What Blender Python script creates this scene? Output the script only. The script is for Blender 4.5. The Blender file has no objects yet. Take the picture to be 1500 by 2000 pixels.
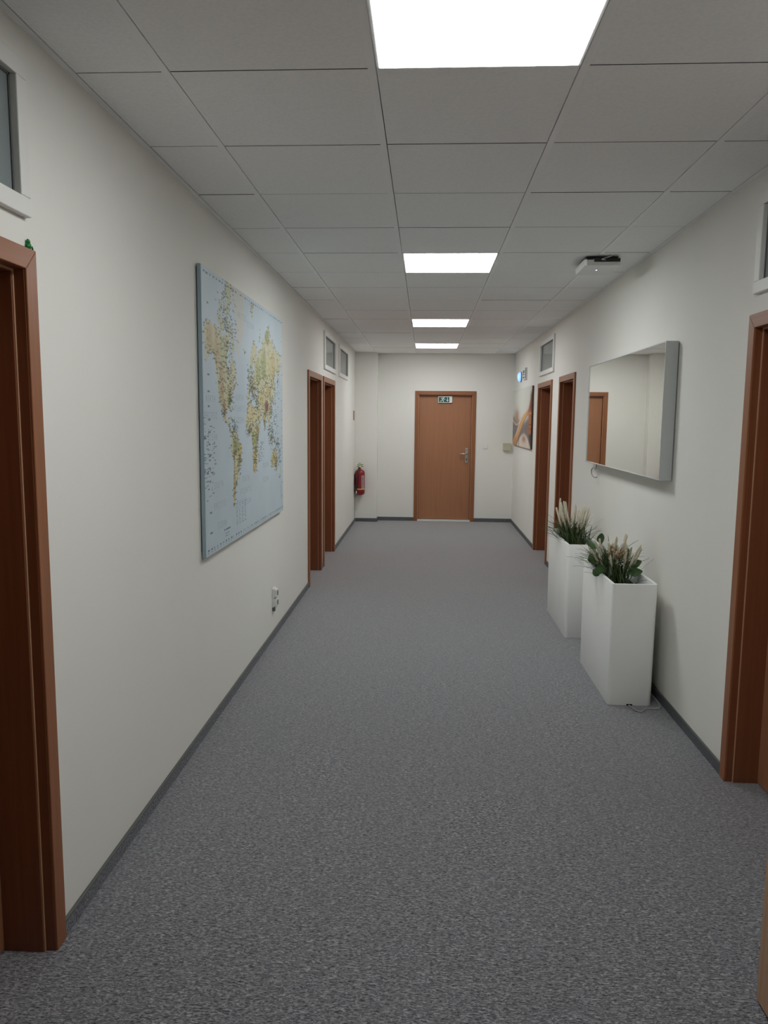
import bpy, bmesh, math, random
import numpy as np
from mathutils import Vector, Matrix

random.seed(7)
rng = np.random.default_rng(7)
C = bpy.context.scene.collection
PI = math.pi

# ------------------------------------------------------------------ key dimensions
XL, XR = -1.106, 1.389          # side walls
H = 2.648                       # suspended ceiling
YE = 12.07                      # end wall
YB = -4.6                       # wall behind the photographer
T = 0.625                       # ceiling grid
GX0, GY0 = -0.1752, 2.3846      # grid origin

# ------------------------------------------------------------------ camera
yaw, pitch, roll = math.radians(3.0713), math.radians(-6.9668), math.radians(-0.5411)
cam_d = bpy.data.cameras.new('camera'); cam = bpy.data.objects.new('camera', cam_d); C.objects.link(cam)
Ry = Matrix.Rotation(yaw, 3, 'Z'); Rp = Matrix.Rotation(pitch, 3, 'X'); Rr = Matrix.Rotation(roll, 3, 'Y')
R = Ry @ Rp @ Rr
right, fwd, up = R.col[0], R.col[1], R.col[2]
cam.matrix_world = Matrix(((right[0], up[0], -fwd[0], 0), (right[1], up[1], -fwd[1], 0), (right[2], up[2], -fwd[2], 1.6113), (0, 0, 0, 1)))
cam_d.sensor_fit = 'VERTICAL'; cam_d.sensor_height = 36; cam_d.sensor_width = 27
cam_d.lens = 1475.17 / 2000 * 36
cam_d.clip_start = 0.02
bpy.context.scene.camera = cam

# ------------------------------------------------------------------ world, exposure
w = bpy.data.worlds.new('world'); bpy.context.scene.world = w; w.use_nodes = True
w.node_tree.nodes['Background'].inputs[0].default_value = (0.6, 0.65, 0.7, 1)
w.node_tree.nodes['Background'].inputs[1].default_value = 0.05
vs = bpy.context.scene.view_settings
vs.view_transform = 'Standard'; vs.look = 'None'; vs.gamma = 1; vs.use_curve_mapping = False
vs.exposure = 0.48
PANEL_STRENGTH = 13.0
PANEL_COLOR = (0.955, 0.985, 1.0)

# ------------------------------------------------------------------ materials
def srgb(r, g, b):
    f = lambda c: (c / 255 / 12.92) if c / 255 <= 0.04045 else ((c / 255 + 0.055) / 1.055) ** 2.4
    return (f(r), f(g), f(b), 1)

def mat(name, col, rough=0.6, metal=0.0, spec=0.5, bump=None, vary=None, coat=0.0):
    """principled material; bump=(scale, strength, distance); vary=(scale, amount)"""
    m = bpy.data.materials.new(name); m.use_nodes = True
    nt = m.node_tree; b = nt.nodes['Principled BSDF']
    b.inputs['Base Color'].default_value = col
    b.inputs['Roughness'].default_value = rough; b.inputs['Metallic'].default_value = metal
    b.inputs['Specular IOR Level'].default_value = spec
    b.inputs['Coat Weight'].default_value = coat
    tc = nt.nodes.new('ShaderNodeTexCoord')
    if bump:
        n = nt.nodes.new('ShaderNodeTexNoise'); n.inputs['Scale'].default_value = bump[0]; n.inputs['Detail'].default_value = 4
        nt.links.new(tc.outputs['Object'], n.inputs['Vector'])
        bp = nt.nodes.new('ShaderNodeBump'); bp.inputs['Strength'].default_value = bump[1]; bp.inputs['Distance'].default_value = bump[2]
        nt.links.new(n.outputs['Fac'], bp.inputs['Height']); nt.links.new(bp.outputs['Normal'], b.inputs['Normal'])
    v = vary or (3.0, 0.03)
    n2 = nt.nodes.new('ShaderNodeTexNoise'); n2.inputs['Scale'].default_value = v[0]; n2.inputs['Detail'].default_value = 3
    nt.links.new(tc.outputs['Object'], n2.inputs['Vector'])
    r = nt.nodes.new('ShaderNodeValToRGB')
    a = v[1]
    r.color_ramp.elements[0].position = 0.3; r.color_ramp.elements[1].position = 0.7
    r.color_ramp.elements[0].color = tuple(c * (1 - a) for c in col[:3]) + (1,)
    r.color_ramp.elements[1].color = tuple(min(1, c * (1 + a)) for c in col[:3]) + (1,)
    nt.links.new(n2.outputs['Fac'], r.inputs['Fac']); nt.links.new(r.outputs['Color'], b.inputs['Base Color'])
    return m

def wood_mat(name, c1, c2, rough=0.38, axis=2):
    m = bpy.data.materials.new(name); m.use_nodes = True
    nt = m.node_tree; b = nt.nodes['Principled BSDF']
    tc = nt.nodes.new('ShaderNodeTexCoord'); mp = nt.nodes.new('ShaderNodeMapping')
    s = [60, 60, 60]; s[axis] = 1.6
    mp.inputs['Scale'].default_value = s
    nt.links.new(tc.outputs['Object'], mp.inputs['Vector'])
    n = nt.nodes.new('ShaderNodeTexNoise'); n.inputs['Scale'].default_value = 1.0; n.inputs['Detail'].default_value = 5; n.inputs['Roughness'].default_value = 0.6
    nt.links.new(mp.outputs['Vector'], n.inputs['Vector'])
    r = nt.nodes.new('ShaderNodeValToRGB'); r.color_ramp.elements[0].position = 0.3; r.color_ramp.elements[1].position = 0.72
    r.color_ramp.elements[0].color = c1; r.color_ramp.elements[1].color = c2
    nt.links.new(n.outputs['Fac'], r.inputs['Fac']); nt.links.new(r.outputs['Color'], b.inputs['Base Color'])
    b.inputs['Roughness'].default_value = rough; b.inputs['Specular IOR Level'].default_value = 0.4
    return m

def carpet_mat(name, k=1.0):
    m = bpy.data.materials.new(name); m.use_nodes = True
    nt = m.node_tree; b = nt.nodes['Principled BSDF']
    tc = nt.nodes.new('ShaderNodeTexCoord'); mp = nt.nodes.new('ShaderNodeMapping')
    mp.inputs['Scale'].default_value = (82, 190, 82)
    nt.links.new(tc.outputs['Object'], mp.inputs['Vector'])
    n = nt.nodes.new('ShaderNodeTexNoise'); n.inputs['Scale'].default_value = 1.0; n.inputs['Detail'].default_value = 4; n.inputs['Roughness'].default_value = 0.75
    nt.links.new(mp.outputs['Vector'], n.inputs['Vector'])
    nb = nt.nodes.new('ShaderNodeTexNoise'); n.inputs['Distortion'].default_value = 0.7; nb.inputs['Scale'].default_value = 0.40; nb.inputs['Detail'].default_value = 3
    nt.links.new(mp.outputs['Vector'], nb.inputs['Vector'])
    mx = nt.nodes.new('ShaderNodeMix'); mx.inputs[0].default_value = 0.15
    nt.links.new(n.outputs['Fac'], mx.inputs[2]); nt.links.new(nb.outputs['Fac'], mx.inputs[3])
    r = nt.nodes.new('ShaderNodeValToRGB')
    e = r.color_ramp.elements
    e[0].position = 0.38; e[0].color = tuple(x * k for x in (0.018, 0.019, 0.024)) + (1,)
    e[1].position = 0.65; e[1].color = tuple(x * k for x in (0.40, 0.40, 0.41)) + (1,)
    q = e.new(0.5); q.color = tuple(x * k for x in (0.118, 0.121, 0.134)) + (1,)
    nt.links.new(mx.outputs[0], r.inputs['Fac']); nt.links.new(r.outputs['Color'], b.inputs['Base Color'])
    b.inputs['Roughness'].default_value = 0.95; b.inputs['Specular IOR Level'].default_value = 0.1
    b.inputs['Sheen Weight'].default_value = 1.0; b.inputs['Sheen Roughness'].default_value = 0.4
    bp = nt.nodes.new('ShaderNodeBump'); bp.inputs['Strength'].default_value = 0.7; bp.inputs['Distance'].default_value = 0.004
    nt.links.new(n.outputs['Fac'], bp.inputs['Height']); nt.links.new(bp.outputs['Normal'], b.inputs['Normal'])
    return m

def attr_mat(name, rough=0.6):
    m = bpy.data.materials.new(name); m.use_nodes = True
    nt = m.node_tree; b = nt.nodes['Principled BSDF']
    a = nt.nodes.new('ShaderNodeAttribute'); a.attribute_name = 'print'
    nt.links.new(a.outputs['Color'], b.inputs['Base Color'])
    b.inputs['Roughness'].default_value = rough; b.inputs['Specular IOR Level'].default_value = 0.3
    return m

def emit_mat(name, col, strength):
    m = bpy.data.materials.new(name); m.use_nodes = True
    nt = m.node_tree; b = nt.nodes['Principled BSDF']
    b.inputs['Base Color'].default_value = (0.8, 0.8, 0.8, 1)
    b.inputs['Emission Color'].default_value = tuple(col) + (1,); b.inputs['Emission Strength'].default_value = strength
    return m

M = {}
M['wall'] = mat('wall_paint', (0.84, 0.825, 0.768, 1), 0.85, spec=0.2, bump=(120, 0.12, 0.002), vary=(1.2, 0.015))
M['tile'] = mat('mineral_tile', (0.95, 0.95, 0.94, 1), 0.95, spec=0.1, bump=(260, 0.25, 0.002), vary=(90, 0.035))
M['tileedge'] = mat('tile_edge', (0.10, 0.10, 0.10, 1), 0.95)
M['bar'] = mat('ceiling_bar', (0.985, 0.985, 0.975, 1), 0.7, spec=0.3)
M['void'] = mat('plenum_dark', (0.02, 0.02, 0.02, 1), 0.9)
M['carpet'] = carpet_mat('loop_carpet', 1.34)
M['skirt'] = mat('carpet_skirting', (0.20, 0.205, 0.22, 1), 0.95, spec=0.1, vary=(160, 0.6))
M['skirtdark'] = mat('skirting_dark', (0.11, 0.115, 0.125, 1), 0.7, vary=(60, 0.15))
M['skirttop'] = mat('skirting_profile', (0.10, 0.11, 0.10, 1), 0.5)
M['wood'] = wood_mat('cherry_laminate', srgb(142, 90, 58), srgb(155, 101, 67))
M['woodj'] = wood_mat('cherry_lining', srgb(122, 72, 46), srgb(136, 84, 55))
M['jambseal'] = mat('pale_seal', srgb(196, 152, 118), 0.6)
M['woodh'] = wood_mat('cherry_laminate_horizontal', srgb(142, 90, 58), srgb(155, 101, 67), axis=1)
M['woodhx'] = wood_mat('cherry_laminate_horizontal_x', srgb(142, 90, 58), srgb(155, 101, 67), axis=0)
M['woodleaf'] = wood_mat('cherry_leaf', srgb(160, 109, 78), srgb(172, 120, 87), rough=0.42)
M['beech'] = wood_mat('pale_beech', srgb(170, 136, 108), srgb(186, 152, 122), rough=0.5)
M['white'] = mat('white_lacquer', (0.78, 0.78, 0.76, 1), 0.4)
M['winwhite'] = mat('window_white', (0.82, 0.805, 0.765, 1), 0.5)
M['whiteplastic'] = mat('white_plastic', (0.80, 0.80, 0.78, 1), 0.35)
M['polyethylene'] = mat('white_polyethylene', (0.95, 0.955, 0.92, 1), 0.42, bump=(300, 0.05, 0.0005))
M['alu'] = mat('brushed_aluminium', (0.62, 0.62, 0.60, 1), 0.32, metal=1.0)
M['silver'] = mat('silver_lacquer', (0.56, 0.58, 0.57, 1), 0.35)
M['dark'] = mat('dark_plastic', (0.02, 0.022, 0.022, 1), 0.5)
M['seal'] = mat('grey_seal', (0.12, 0.125, 0.12, 1), 0.6)
M['red'] = mat('red_enamel', srgb(138, 24, 32), 0.35, coat=0.2)
M['yellow'] = mat('yellow_strap', srgb(215, 180, 90), 0.5)
M['lime'] = mat('lime_tag', srgb(190, 200, 120), 0.5)
M['label'] = mat('pale_label', srgb(178, 150, 152), 0.5)
M['ivory'] = mat('ivory_plastic', srgb(198, 194, 166), 0.5)
M['cable'] = mat('grey_cable', (0.42, 0.42, 0.42, 1), 0.45)
M['cablew'] = mat('pale_cable', (0.36, 0.35, 0.33, 1), 0.5)
M['signgreen'] = mat('sign_green', srgb(16, 84, 70), 0.45)
M['signwhite'] = mat('sign_white', srgb(228, 232, 226), 0.4)
M['signred'] = mat('sign_red', srgb(170, 120, 112), 0.5)
M['frog'] = mat('green_toy', srgb(10, 120, 50), 0.3)
M['soil'] = mat('dark_moss', srgb(28, 36, 24), 0.95, bump=(90, 0.8, 0.01), vary=(60, 0.4))
M['leafd'] = mat('grass_dark', srgb(76, 96, 60), 0.5, vary=(20, 0.4))
M['leafy'] = mat('grass_yellowish', srgb(128, 128, 70), 0.5, vary=(20, 0.25))
M['leafb'] = mat('broad_leaf', srgb(78, 108, 66), 0.45, vary=(30, 0.25))
M['spike'] = mat('cream_spike', srgb(234, 226, 202), 0.9, bump=(500, 0.9, 0.004), vary=(60, 0.08))
M['stem'] = mat('green_stem', srgb(90, 104, 60), 0.6)
M['hydrangea'] = mat('dry_petal', srgb(170, 146, 116), 0.8, vary=(60, 0.25))
M['petal'] = mat('white_petal', srgb(235, 235, 225), 0.7)
M['panel'] = emit_mat('led_diffuser', PANEL_COLOR, PANEL_STRENGTH)
M['blue'] = emit_mat('blue_beacon', (0.08, 0.33, 1.0), 1.0)
M['led'] = emit_mat('blue_led', (0.4, 0.6, 1.0), 3.0)
M['printmap'] = attr_mat('printed_map_canvas', 0.5)
M['printart'] = attr_mat('printed_art_canvas', 0.55)
M['ink'] = mat('map_ink', srgb(96, 112, 118), 0.6)
M['canvasedge'] = mat('canvas_edge', srgb(150, 170, 178), 0.7)

def mirror_mat():
    m = bpy.data.materials.new('mirror_glass'); m.use_nodes = True
    b = m.node_tree.nodes['Principled BSDF']
    b.inputs['Base Color'].default_value = (0.86, 0.87, 0.83, 1); b.inputs['Metallic'].default_value = 1; b.inputs['Roughness'].default_value = 0.0
    return m
M['mirror'] = mirror_mat()

def pane_mat():
    m = bpy.data.materials.new('window_glass'); m.use_nodes = True
    b = m.node_tree.nodes['Principled BSDF']
    b.inputs['Base Color'].default_value = (0.36, 0.41, 0.41, 1); b.inputs['Roughness'].default_value = 0.05
    b.inputs['IOR'].default_value = 1.5; b.inputs['Transmission Weight'].default_value = 0.35
    return m
M['pane'] = pane_mat()
M['roomwall'] = mat('room_beyond_wall', srgb(150, 165, 172), 0.9)

# ------------------------------------------------------------------ mesh helpers
def box(bm, x0, x1, y0, y1, z0, z1):
    vs_ = [bm.verts.new(p) for p in ((x0, y0, z0), (x1, y0, z0), (x1, y1, z0), (x0, y1, z0), (x0, y0, z1), (x1, y0, z1), (x1, y1, z1), (x0, y1, z1))]
    for f in ((0, 3, 2, 1), (4, 5, 6, 7), (0, 1, 5, 4), (1, 2, 6, 5), (2, 3, 7, 6), (3, 0, 4, 7)):
        bm.faces.new([vs_[i] for i in f])

def prism(bm, pts, axis, a0, a1):
    """pts are (horizontal, z) pairs, extruded along x (axis 0) or y (axis 1)"""
    P = (lambda q, a: (a, q[0], q[1])) if axis == 0 else (lambda q, a: (q[0], a, q[1]))
    A_ = [bm.verts.new(P(q, a0)) for q in pts]; B_ = [bm.verts.new(P(q, a1)) for q in pts]
    bm.faces.new(A_); bm.faces.new(B_[::-1])
    for i in range(len(pts)): bm.faces.new((A_[i], B_[i], B_[(i + 1) % len(pts)], A_[(i + 1) % len(pts)]))

def tube(bm, pts, r, n=8, cap=True):
    pts = [Vector(p) for p in pts]; rs = r if isinstance(r, (list, tuple)) else [r] * len(pts)
    prev = None; rings = []; nrm = None
    for i, p in enumerate(pts):
        t = (pts[min(i + 1, len(pts) - 1)] - pts[max(i - 1, 0)]).normalized()
        if nrm is None:
            a = Vector((0, 0, 1)) if abs(t.z) < 0.9 else Vector((1, 0, 0))
            nrm = t.cross(a).normalized()
        else:
            nrm = (nrm - t * nrm.dot(t)).normalized()
        bn = t.cross(nrm)
        rings.append([bm.verts.new(p + rs[i] * (math.cos(2 * PI * k / n) * nrm + math.sin(2 * PI * k / n) * bn)) for k in range(n)])
    for a, b in zip(rings, rings[1:]):
        for k in range(n): bm.faces.new((a[k], a[(k + 1) % n], b[(k + 1) % n], b[k]))
    if cap:
        bm.faces.new(rings[0][::-1]); bm.faces.new(rings[-1])

def lathe(bm, prof, cx=0, cy=0, n=28):
    rings = [[bm.verts.new((cx + r * math.cos(2 * PI * k / n), cy + r * math.sin(2 * PI * k / n), z)) for k in range(n)] for r, z in prof]
    for a, b in zip(rings, rings[1:]):
        for k in range(n): bm.faces.new((a[k], a[(k + 1) % n], b[(k + 1) % n], b[k]))
    bm.faces.new(rings[0][::-1]); bm.faces.new(rings[-1])

def spline(pts, n=8):
    P = [Vector(p) for p in pts]; P = [2 * P[0] - P[1]] + P + [2 * P[-1] - P[-2]]; out = []
    for i in range(1, len(P) - 2):
        for k in range(n):
            t = k / n; a, b, c, d = P[i - 1], P[i], P[i + 1], P[i + 2]
            out.append(0.5 * (2 * b + (c - a) * t + (2 * a - 5 * b + 4 * c - d) * t * t + (3 * b - a - 3 * c + d) * t ** 3))
    out.append(P[-2]); return out

def obj(name, bm, m, parent=None, smooth=False, bevel=0, seg=2, kind=None):
    me = bpy.data.meshes.new(name)
    bmesh.ops.recalc_face_normals(bm, faces=bm.faces)
    bm.to_mesh(me); bm.free()
    o = bpy.data.objects.new(name, me); C.objects.link(o)
    me.materials.append(m)
    if smooth:
        for p in me.polygons: p.use_smooth = True
    if bevel:
        md = o.modifiers.new('bevel', 'BEVEL'); md.width = bevel; md.segments = seg; md.limit_method = 'ANGLE'
    if parent is not None:
        o.parent = parent
        pl = parent
        off = Vector((0, 0, 0))
        mw = Matrix.Identity(4)
        chain = []
        while pl is not None: chain.append(pl); pl = pl.parent
        for q in reversed(chain): mw = mw @ (q.matrix_parent_inverse if q.parent else Matrix.Identity(4)) @ q.matrix_basis
        o.matrix_parent_inverse = mw.inverted()     # meshes are written in room coordinates
    if kind: o['kind'] = kind
    return o

def bxo(name, dims, m, parent=None, **k):
    bm = bmesh.new(); box(bm, *dims); return obj(name, bm, m, parent, **k)

def thing(name, label, cat, loc, rz=0, group=None):
    o = bpy.data.objects.new(name, None); C.objects.link(o)
    o.empty_display_size = 0.05
    o.location = loc; o.rotation_euler = (0, 0, rz)
    o['label'] = label; o['category'] = cat
    if group: o['group'] = group
    return o

def root_structure(name, loc):
    o = bpy.data.objects.new(name, None); C.objects.link(o); o.empty_display_size = 0.05
    o.location = loc; o['kind'] = 'structure'; return o

def tag(o, label, cat, group=None):
    o['label'] = label; o['category'] = cat
    if group: o['group'] = group
    return o

# ------------------------------------------------------------------ the shell
ARCH = 0.058      # architrave width
# side, y0, y1 (outer faces of the door frame)
DOORS_L = [(1.158, 2.118), (7.075, 7.985), (8.125, 9.15)]
DOORS_R = [(2.42, 3.385), (7.20, 8.03), (8.50, 9.53)]
DTOP = 2.068
# transom windows (outer frame): y0, y1
WZ0, WZ1 = 2.150, 2.555
WINS_L = [(1.14, 2.098), (8.20, 9.22), (9.60, 10.66)]
WINS_R = [(3.355, 4.30 - 1.9), (8.42, 9.43)]
WINS_R[0] = (2.40, 3.355)
WF = 0.05

floor_bm = bmesh.new(); box(floor_bm, XL - 0.3, XR + 0.3, YB - 0.2, YE + 0.3, -0.08, 0)
obj('floor', floor_bm, M['carpet'], kind='structure')

def side_wall(name, x, s, doors, wins):
    """wall built as solid pieces round its openings. s=+1: wall body lies towards +x"""
    bm = bmesh.new(); th = 0.155
    xa, xb = (x, x + s * th) if s > 0 else (x + s * th, x)
    holes = []
    for a, b in doors: holes.append((a + ARCH - 0.012, b - ARCH + 0.012, -0.001, DTOP - ARCH + 0.012))
    for a, b in wins: holes.append((a + WF - 0.008, b - WF + 0.008, WZ0 + WF - 0.008, WZ1 - WF + 0.008))
    ys = sorted(set([YB - 0.2, YE + 0.2] + [h[0] for h in holes] + [h[1] for h in holes]))
    for a, b in zip(ys, ys[1:]):
        mid = (a + b) / 2; zs = [(h[2], h[3]) for h in holes if h[0] < mid < h[1]]
        zs.sort(); z = 0
        for z0, z1 in zs:
            if z0 > z: box(bm, xa, xb, a, b, z, z0)
            z = z1
        box(bm, xa, xb, a, b, z, H + 0.12)
    bmesh.ops.remove_doubles(bm, verts=bm.verts, dist=1e-5)
    return obj(name, bm, M['wall'], kind='structure')
side_wall('wall_left', XL, -1, DOORS_L, WINS_L)
side_wall('wall_right', XR, 1, DOORS_R, WINS_R)
PX, PY = -0.758, 11.885        # boxed-out pier in the far left corner
ED = (-0.172, 0.789)           # end door outer x
bm = bmesh.new()
box(bm, XL, ED[0] + ARCH - 0.012, YE, YE + 0.2, 0, H + 0.12)
box(bm, ED[1] - ARCH + 0.012, XR, YE, YE + 0.2, 0, H + 0.12)
box(bm, ED[0] + ARCH - 0.012, ED[1] - ARCH + 0.012, YE, YE + 0.2, DTOP - ARCH + 0.012, H + 0.12)
obj('wall_back', bm, M['wall'], kind='structure')
bxo('wall_pier', (XL, PX, PY, YE, 0, H + 0.02), M['wall'], kind='structure', bevel=0.004)
bxo('wall_front', (XL, XR, YB - 0.15, YB, 0, H + 0.12), M['wall'], kind='structure')

# ---- skirting strips
def skirt_side(name, x, s, y0, y1):
    t = 0.011; xa, xb = (x - t, x) if s > 0 else (x, x + t)
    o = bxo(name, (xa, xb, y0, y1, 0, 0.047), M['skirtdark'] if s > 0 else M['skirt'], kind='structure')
    bxo('profile', (xa - (0.001 if s > 0 else 0), xb + (0 if s > 0 else 0.001), y0, y1, 0.047, 0.053), M['skirttop'], o, bevel=0.002)
    return o
ls = [YB] + [v for d in DOORS_L for v in d] + [PY]
for a, b in zip(ls[0::2], ls[1::2]): skirt_side('baseboard_left', XL, -1, a, b)
rs = [YB] + [v for d in DOORS_R for v in d] + [YE]
for a, b in zip(rs[0::2], rs[1::2]): skirt_side('baseboard_right', XR, 1, a, b)
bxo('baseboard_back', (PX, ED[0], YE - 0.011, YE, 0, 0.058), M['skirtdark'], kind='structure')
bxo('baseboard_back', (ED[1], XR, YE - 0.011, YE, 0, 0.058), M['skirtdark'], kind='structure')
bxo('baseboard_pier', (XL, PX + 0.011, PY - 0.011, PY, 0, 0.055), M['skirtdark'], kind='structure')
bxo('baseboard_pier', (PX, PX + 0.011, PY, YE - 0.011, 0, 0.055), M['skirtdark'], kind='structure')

# ---- suspended ceiling: tegular tiles between longitudinal bars
cols = [(XL + 0.027, GX0 - T), (GX0 - T, GX0), (GX0, GX0 + T), (GX0 + T, GX0 + 2 * T), (GX0 + 2 * T, XR - 0.027)]
LAMP_ROWS = (-1, 4, 9, 13)
bm = bmesh.new(); hb = 0.0135
r0 = int(math.floor((YB - GY0) / T)); r1 = int(math.ceil((YE - GY0) / T))
for ci, (a, b) in enumerate(cols):
    xa = a + (hb if ci > 0 else 0.002); xb = b - (hb if ci < 4 else 0.002)
    for r in range(r0, r1):
        if ci == 2 and r in LAMP_ROWS: continue
        ya = max(GY0 + r * T + 0.0026, YB + 0.02); yb_ = min(GY0 + (r + 1) * T - 0.0026, YE - 0.02)
        if yb_ - ya < 0.03: continue
        dz = random.uniform(-0.0008, 0.0008)
        box(bm, xa, xb, ya, yb_, H + dz, H + 0.02)
ceil_o = obj('ceiling', bm, M['tile'], kind='structure')
ceil_o.data.materials.append(M['tileedge'])
for p in ceil_o.data.polygons:
    if abs(p.normal.y) > .5: p.material_index = 1
bxo('ceiling_slab', (XL - 0.15, XR + 0.15, YB - 0.15, YE + 0.2, H + 0.09, H + 0.14), M['void'], kind='structure')
for i in range(1, 5):
    x = cols[i][0]
    e0, e1 = (0.0136, 0.0098) if i < 3 else (0.0098, 0.0136)
    bxo('trim_%d' % i, (x - e0, x + e1, YB, YE, H - 0.0006, H + 0.030), M['bar'], kind='structure')
bxo('trim_5', (XL, XL + 0.022, YB, YE, H + 0.003, H + 0.006), M['bar'], kind='structure')
bxo('trim_6', (XR - 0.022, XR, YB, YE, H + 0.003, H + 0.006), M['bar'], kind='structure')
bxo('trim_7', (XL, XR, YE - 0.020, YE, H + 0.003, H + 0.006), M['bar'], kind='structure')

# ---- ceiling LED panels
lab = ['large bright LED ceiling panel cut off by the top edge of the photo',
       'second LED ceiling panel from the camera, beside the row of the white access point',
       'third LED ceiling panel from the camera, the nearer of the two small far ones',
       'farthest LED ceiling panel, close in front of the end wall']
for r, l in zip(LAMP_ROWS, lab):
    xa, xb = GX0 + hb, GX0 + T - hb; ya, yb_ = GY0 + r * T + 0.002, GY0 + (r + 1) * T - 0.002
    t = thing('ceiling_light', l, 'ceiling light', ((xa + xb) / 2, (ya + yb_) / 2, H), group='LED panels in the suspended ceiling')
    bm = bmesh.new(); f = 0.009
    for d in ((xa, xb, ya, ya + f), (xa, xb, yb_ - f, yb_), (xa, xa + f, ya + f, yb_ - f), (xb - f, xb, ya + f, yb_ - f)):
        box(bm, *d, H - 0.003, H + 0.022)
    obj('frame', bm, M['white'], t)
    bxo('diffuser', (xa + f, xb - f, ya + f, yb_ - f, H - 0.0042, H + 0.008), M['panel'], t)

# ---- doors
def side_door(n, x, s, y0, y1, handle):
    """s=+1 right wall (body to +x), -1 left wall. far/near jambs, head, rebate, leaf at 0.13 depth"""
    root = root_structure('door_%d' % n, (x, (y0 + y1) / 2, 0))
    X = lambda d: x + s * d            # d>0: into the wall
    def B(d0, d1, *r):
        a, b = sorted((X(d0), X(d1))); return (a, b) + r
    bm = bmesh.new()
    A = ARCH
    bm.free(); xa, xb = B(-0.016, 0.008)
    for pts in (((y0, 0), (y0 + A, 0), (y0 + A, DTOP - A), (y0, DTOP)), ((y1 - A, 0), (y1, 0), (y1, DTOP), (y1 - A, DTOP - A))):
        bm = bmesh.new(); prism(bm, pts, 0, xa, xb); obj('architrave', bm, M['wood'], root, bevel=0.0025, seg=2)
    bm = bmesh.new(); prism(bm, ((y0, DTOP), (y0 + A, DTOP - A), (y1 - A, DTOP - A), (y1, DTOP)), 0, xa, xb)
    obj('head_architrave', bm, M['woodh'], root, bevel=0.0025, seg=2)
    bm = bmesh.new()
    st = 0.010                                      # rebate step
    box(bm, *B(-0.010, 0.150, y0 + A - 0.010, y0 + A + 0.0008, 0, DTOP - A)); box(bm, *B(-0.010, 0.150, y1 - A - 0.0008, y1 - A + 0.010, 0, DTOP - A))
    box(bm, *B(0.022, 0.150, y0 + A, y0 + A + st, 0, DTOP - A - st)); box(bm, *B(0.022, 0.150, y1 - A - st, y1 - A, 0, DTOP - A - st))
    box(bm, *B(0.022, 0.150, y0 + A, y1 - A, DTOP - A - st, DTOP - A)); box(bm, *B(-0.010, 0.150, y0 + A, y1 - A, DTOP - A - 0.0008, DTOP - A + 0.010))
    obj('jamb', bm, M['woodj'], root, bevel=0.0015, seg=1)
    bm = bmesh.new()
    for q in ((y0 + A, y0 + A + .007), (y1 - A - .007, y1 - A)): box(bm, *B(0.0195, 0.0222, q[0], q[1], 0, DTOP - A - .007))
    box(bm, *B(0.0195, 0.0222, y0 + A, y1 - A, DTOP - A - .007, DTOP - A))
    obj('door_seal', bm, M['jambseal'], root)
    LD = 0.146 if n == 1 else 0.128
    leaf = bxo('door_leaf', B(LD, 0.152, y0 + A + st, y1 - A - st, 0.006, DTOP - A - st), M['woodleaf'], root)
    # handle with long plate
    hy = (y0 + A + st + 0.06) if handle == 'near' else (y1 - A - st - 0.06)
    dr = 1 if handle == 'near' else -1
    pl = bxo('handle_plate', B(LD - 0.008, LD, hy - 0.02, hy + 0.02, 0.93, 1.17), M['alu'], leaf, bevel=0.003)
    bm = bmesh.new(); tube(bm, [(X(0.120), hy, 1.09), (X(0.075), hy, 1.09), (X(0.068), hy + dr * 0.012, 1.09), (X(0.068), hy + dr * 0.12, 1.09)], 0.009, 10)
    obj('lever', bm, M['alu'], pl, smooth=True)
    return root
n = 1
for (a, b), h in zip(DOORS_L, ('near', 'near', 'near')): side_door(n, XL, -1, a, b, h); n += 1
for (a, b), h in zip(DOORS_R, ('near', 'near', 'near')): side_door(n, XR, 1, a, b, h); n += 1
# end door
root = root_structure('door_7', ((ED[0] + ED[1]) / 2, YE, 0)); A = ARCH; x0, x1 = ED; st = 0.010
bm = bmesh.new()
bm.free()
for pts in (((x0, 0), (x0 + A, 0), (x0 + A, DTOP - A), (x0, DTOP)), ((x1 - A, 0), (x1, 0), (x1, DTOP), (x1 - A, DTOP - A))):
    bm = bmesh.new(); prism(bm, pts, 1, YE - 0.016, YE + 0.008); obj('architrave', bm, M['wood'], root, bevel=0.0025, seg=2)
bm = bmesh.new(); prism(bm, ((x0, DTOP), (x0 + A, DTOP - A), (x1 - A, DTOP - A), (x1, DTOP)), 1, YE - 0.016, YE + 0.008)
obj('head_architrave', bm, M['woodhx'], root, bevel=0.0025, seg=2)
bm = bmesh.new()
box(bm, x0 + A - 0.010, x0 + A, YE - 0.002, YE + 0.10, 0, DTOP - A); box(bm, x1 - A, x1 - A + 0.010, YE - 0.002, YE + 0.10, 0, DTOP - A)
box(bm, x0 + A, x0 + A + st, YE + 0.012, YE + 0.10, 0, DTOP - A - st); box(bm, x1 - A - st, x1 - A, YE + 0.012, YE + 0.10, 0, DTOP - A - st)
box(bm, x0 + A, x1 - A, YE + 0.012, YE + 0.10, DTOP - A - st, DTOP - A); box(bm, x0 + A, x1 - A, YE - 0.002, YE + 0.10, DTOP - A, DTOP - A + 0.01)
obj('jamb', bm, M['woodj'], root, bevel=0.0015, seg=1)
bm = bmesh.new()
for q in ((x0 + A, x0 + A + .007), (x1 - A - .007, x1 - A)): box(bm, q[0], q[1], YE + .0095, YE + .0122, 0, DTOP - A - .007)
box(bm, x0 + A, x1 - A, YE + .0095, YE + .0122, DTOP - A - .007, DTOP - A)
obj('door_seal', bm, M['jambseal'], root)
leaf = bxo('door_leaf', (x0 + A + st + 0.003, x1 - A - st - 0.003, YE + 0.060, YE + 0.10, 0.030, DTOP - A - st - 0.003), M['woodleaf'], root)
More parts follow.
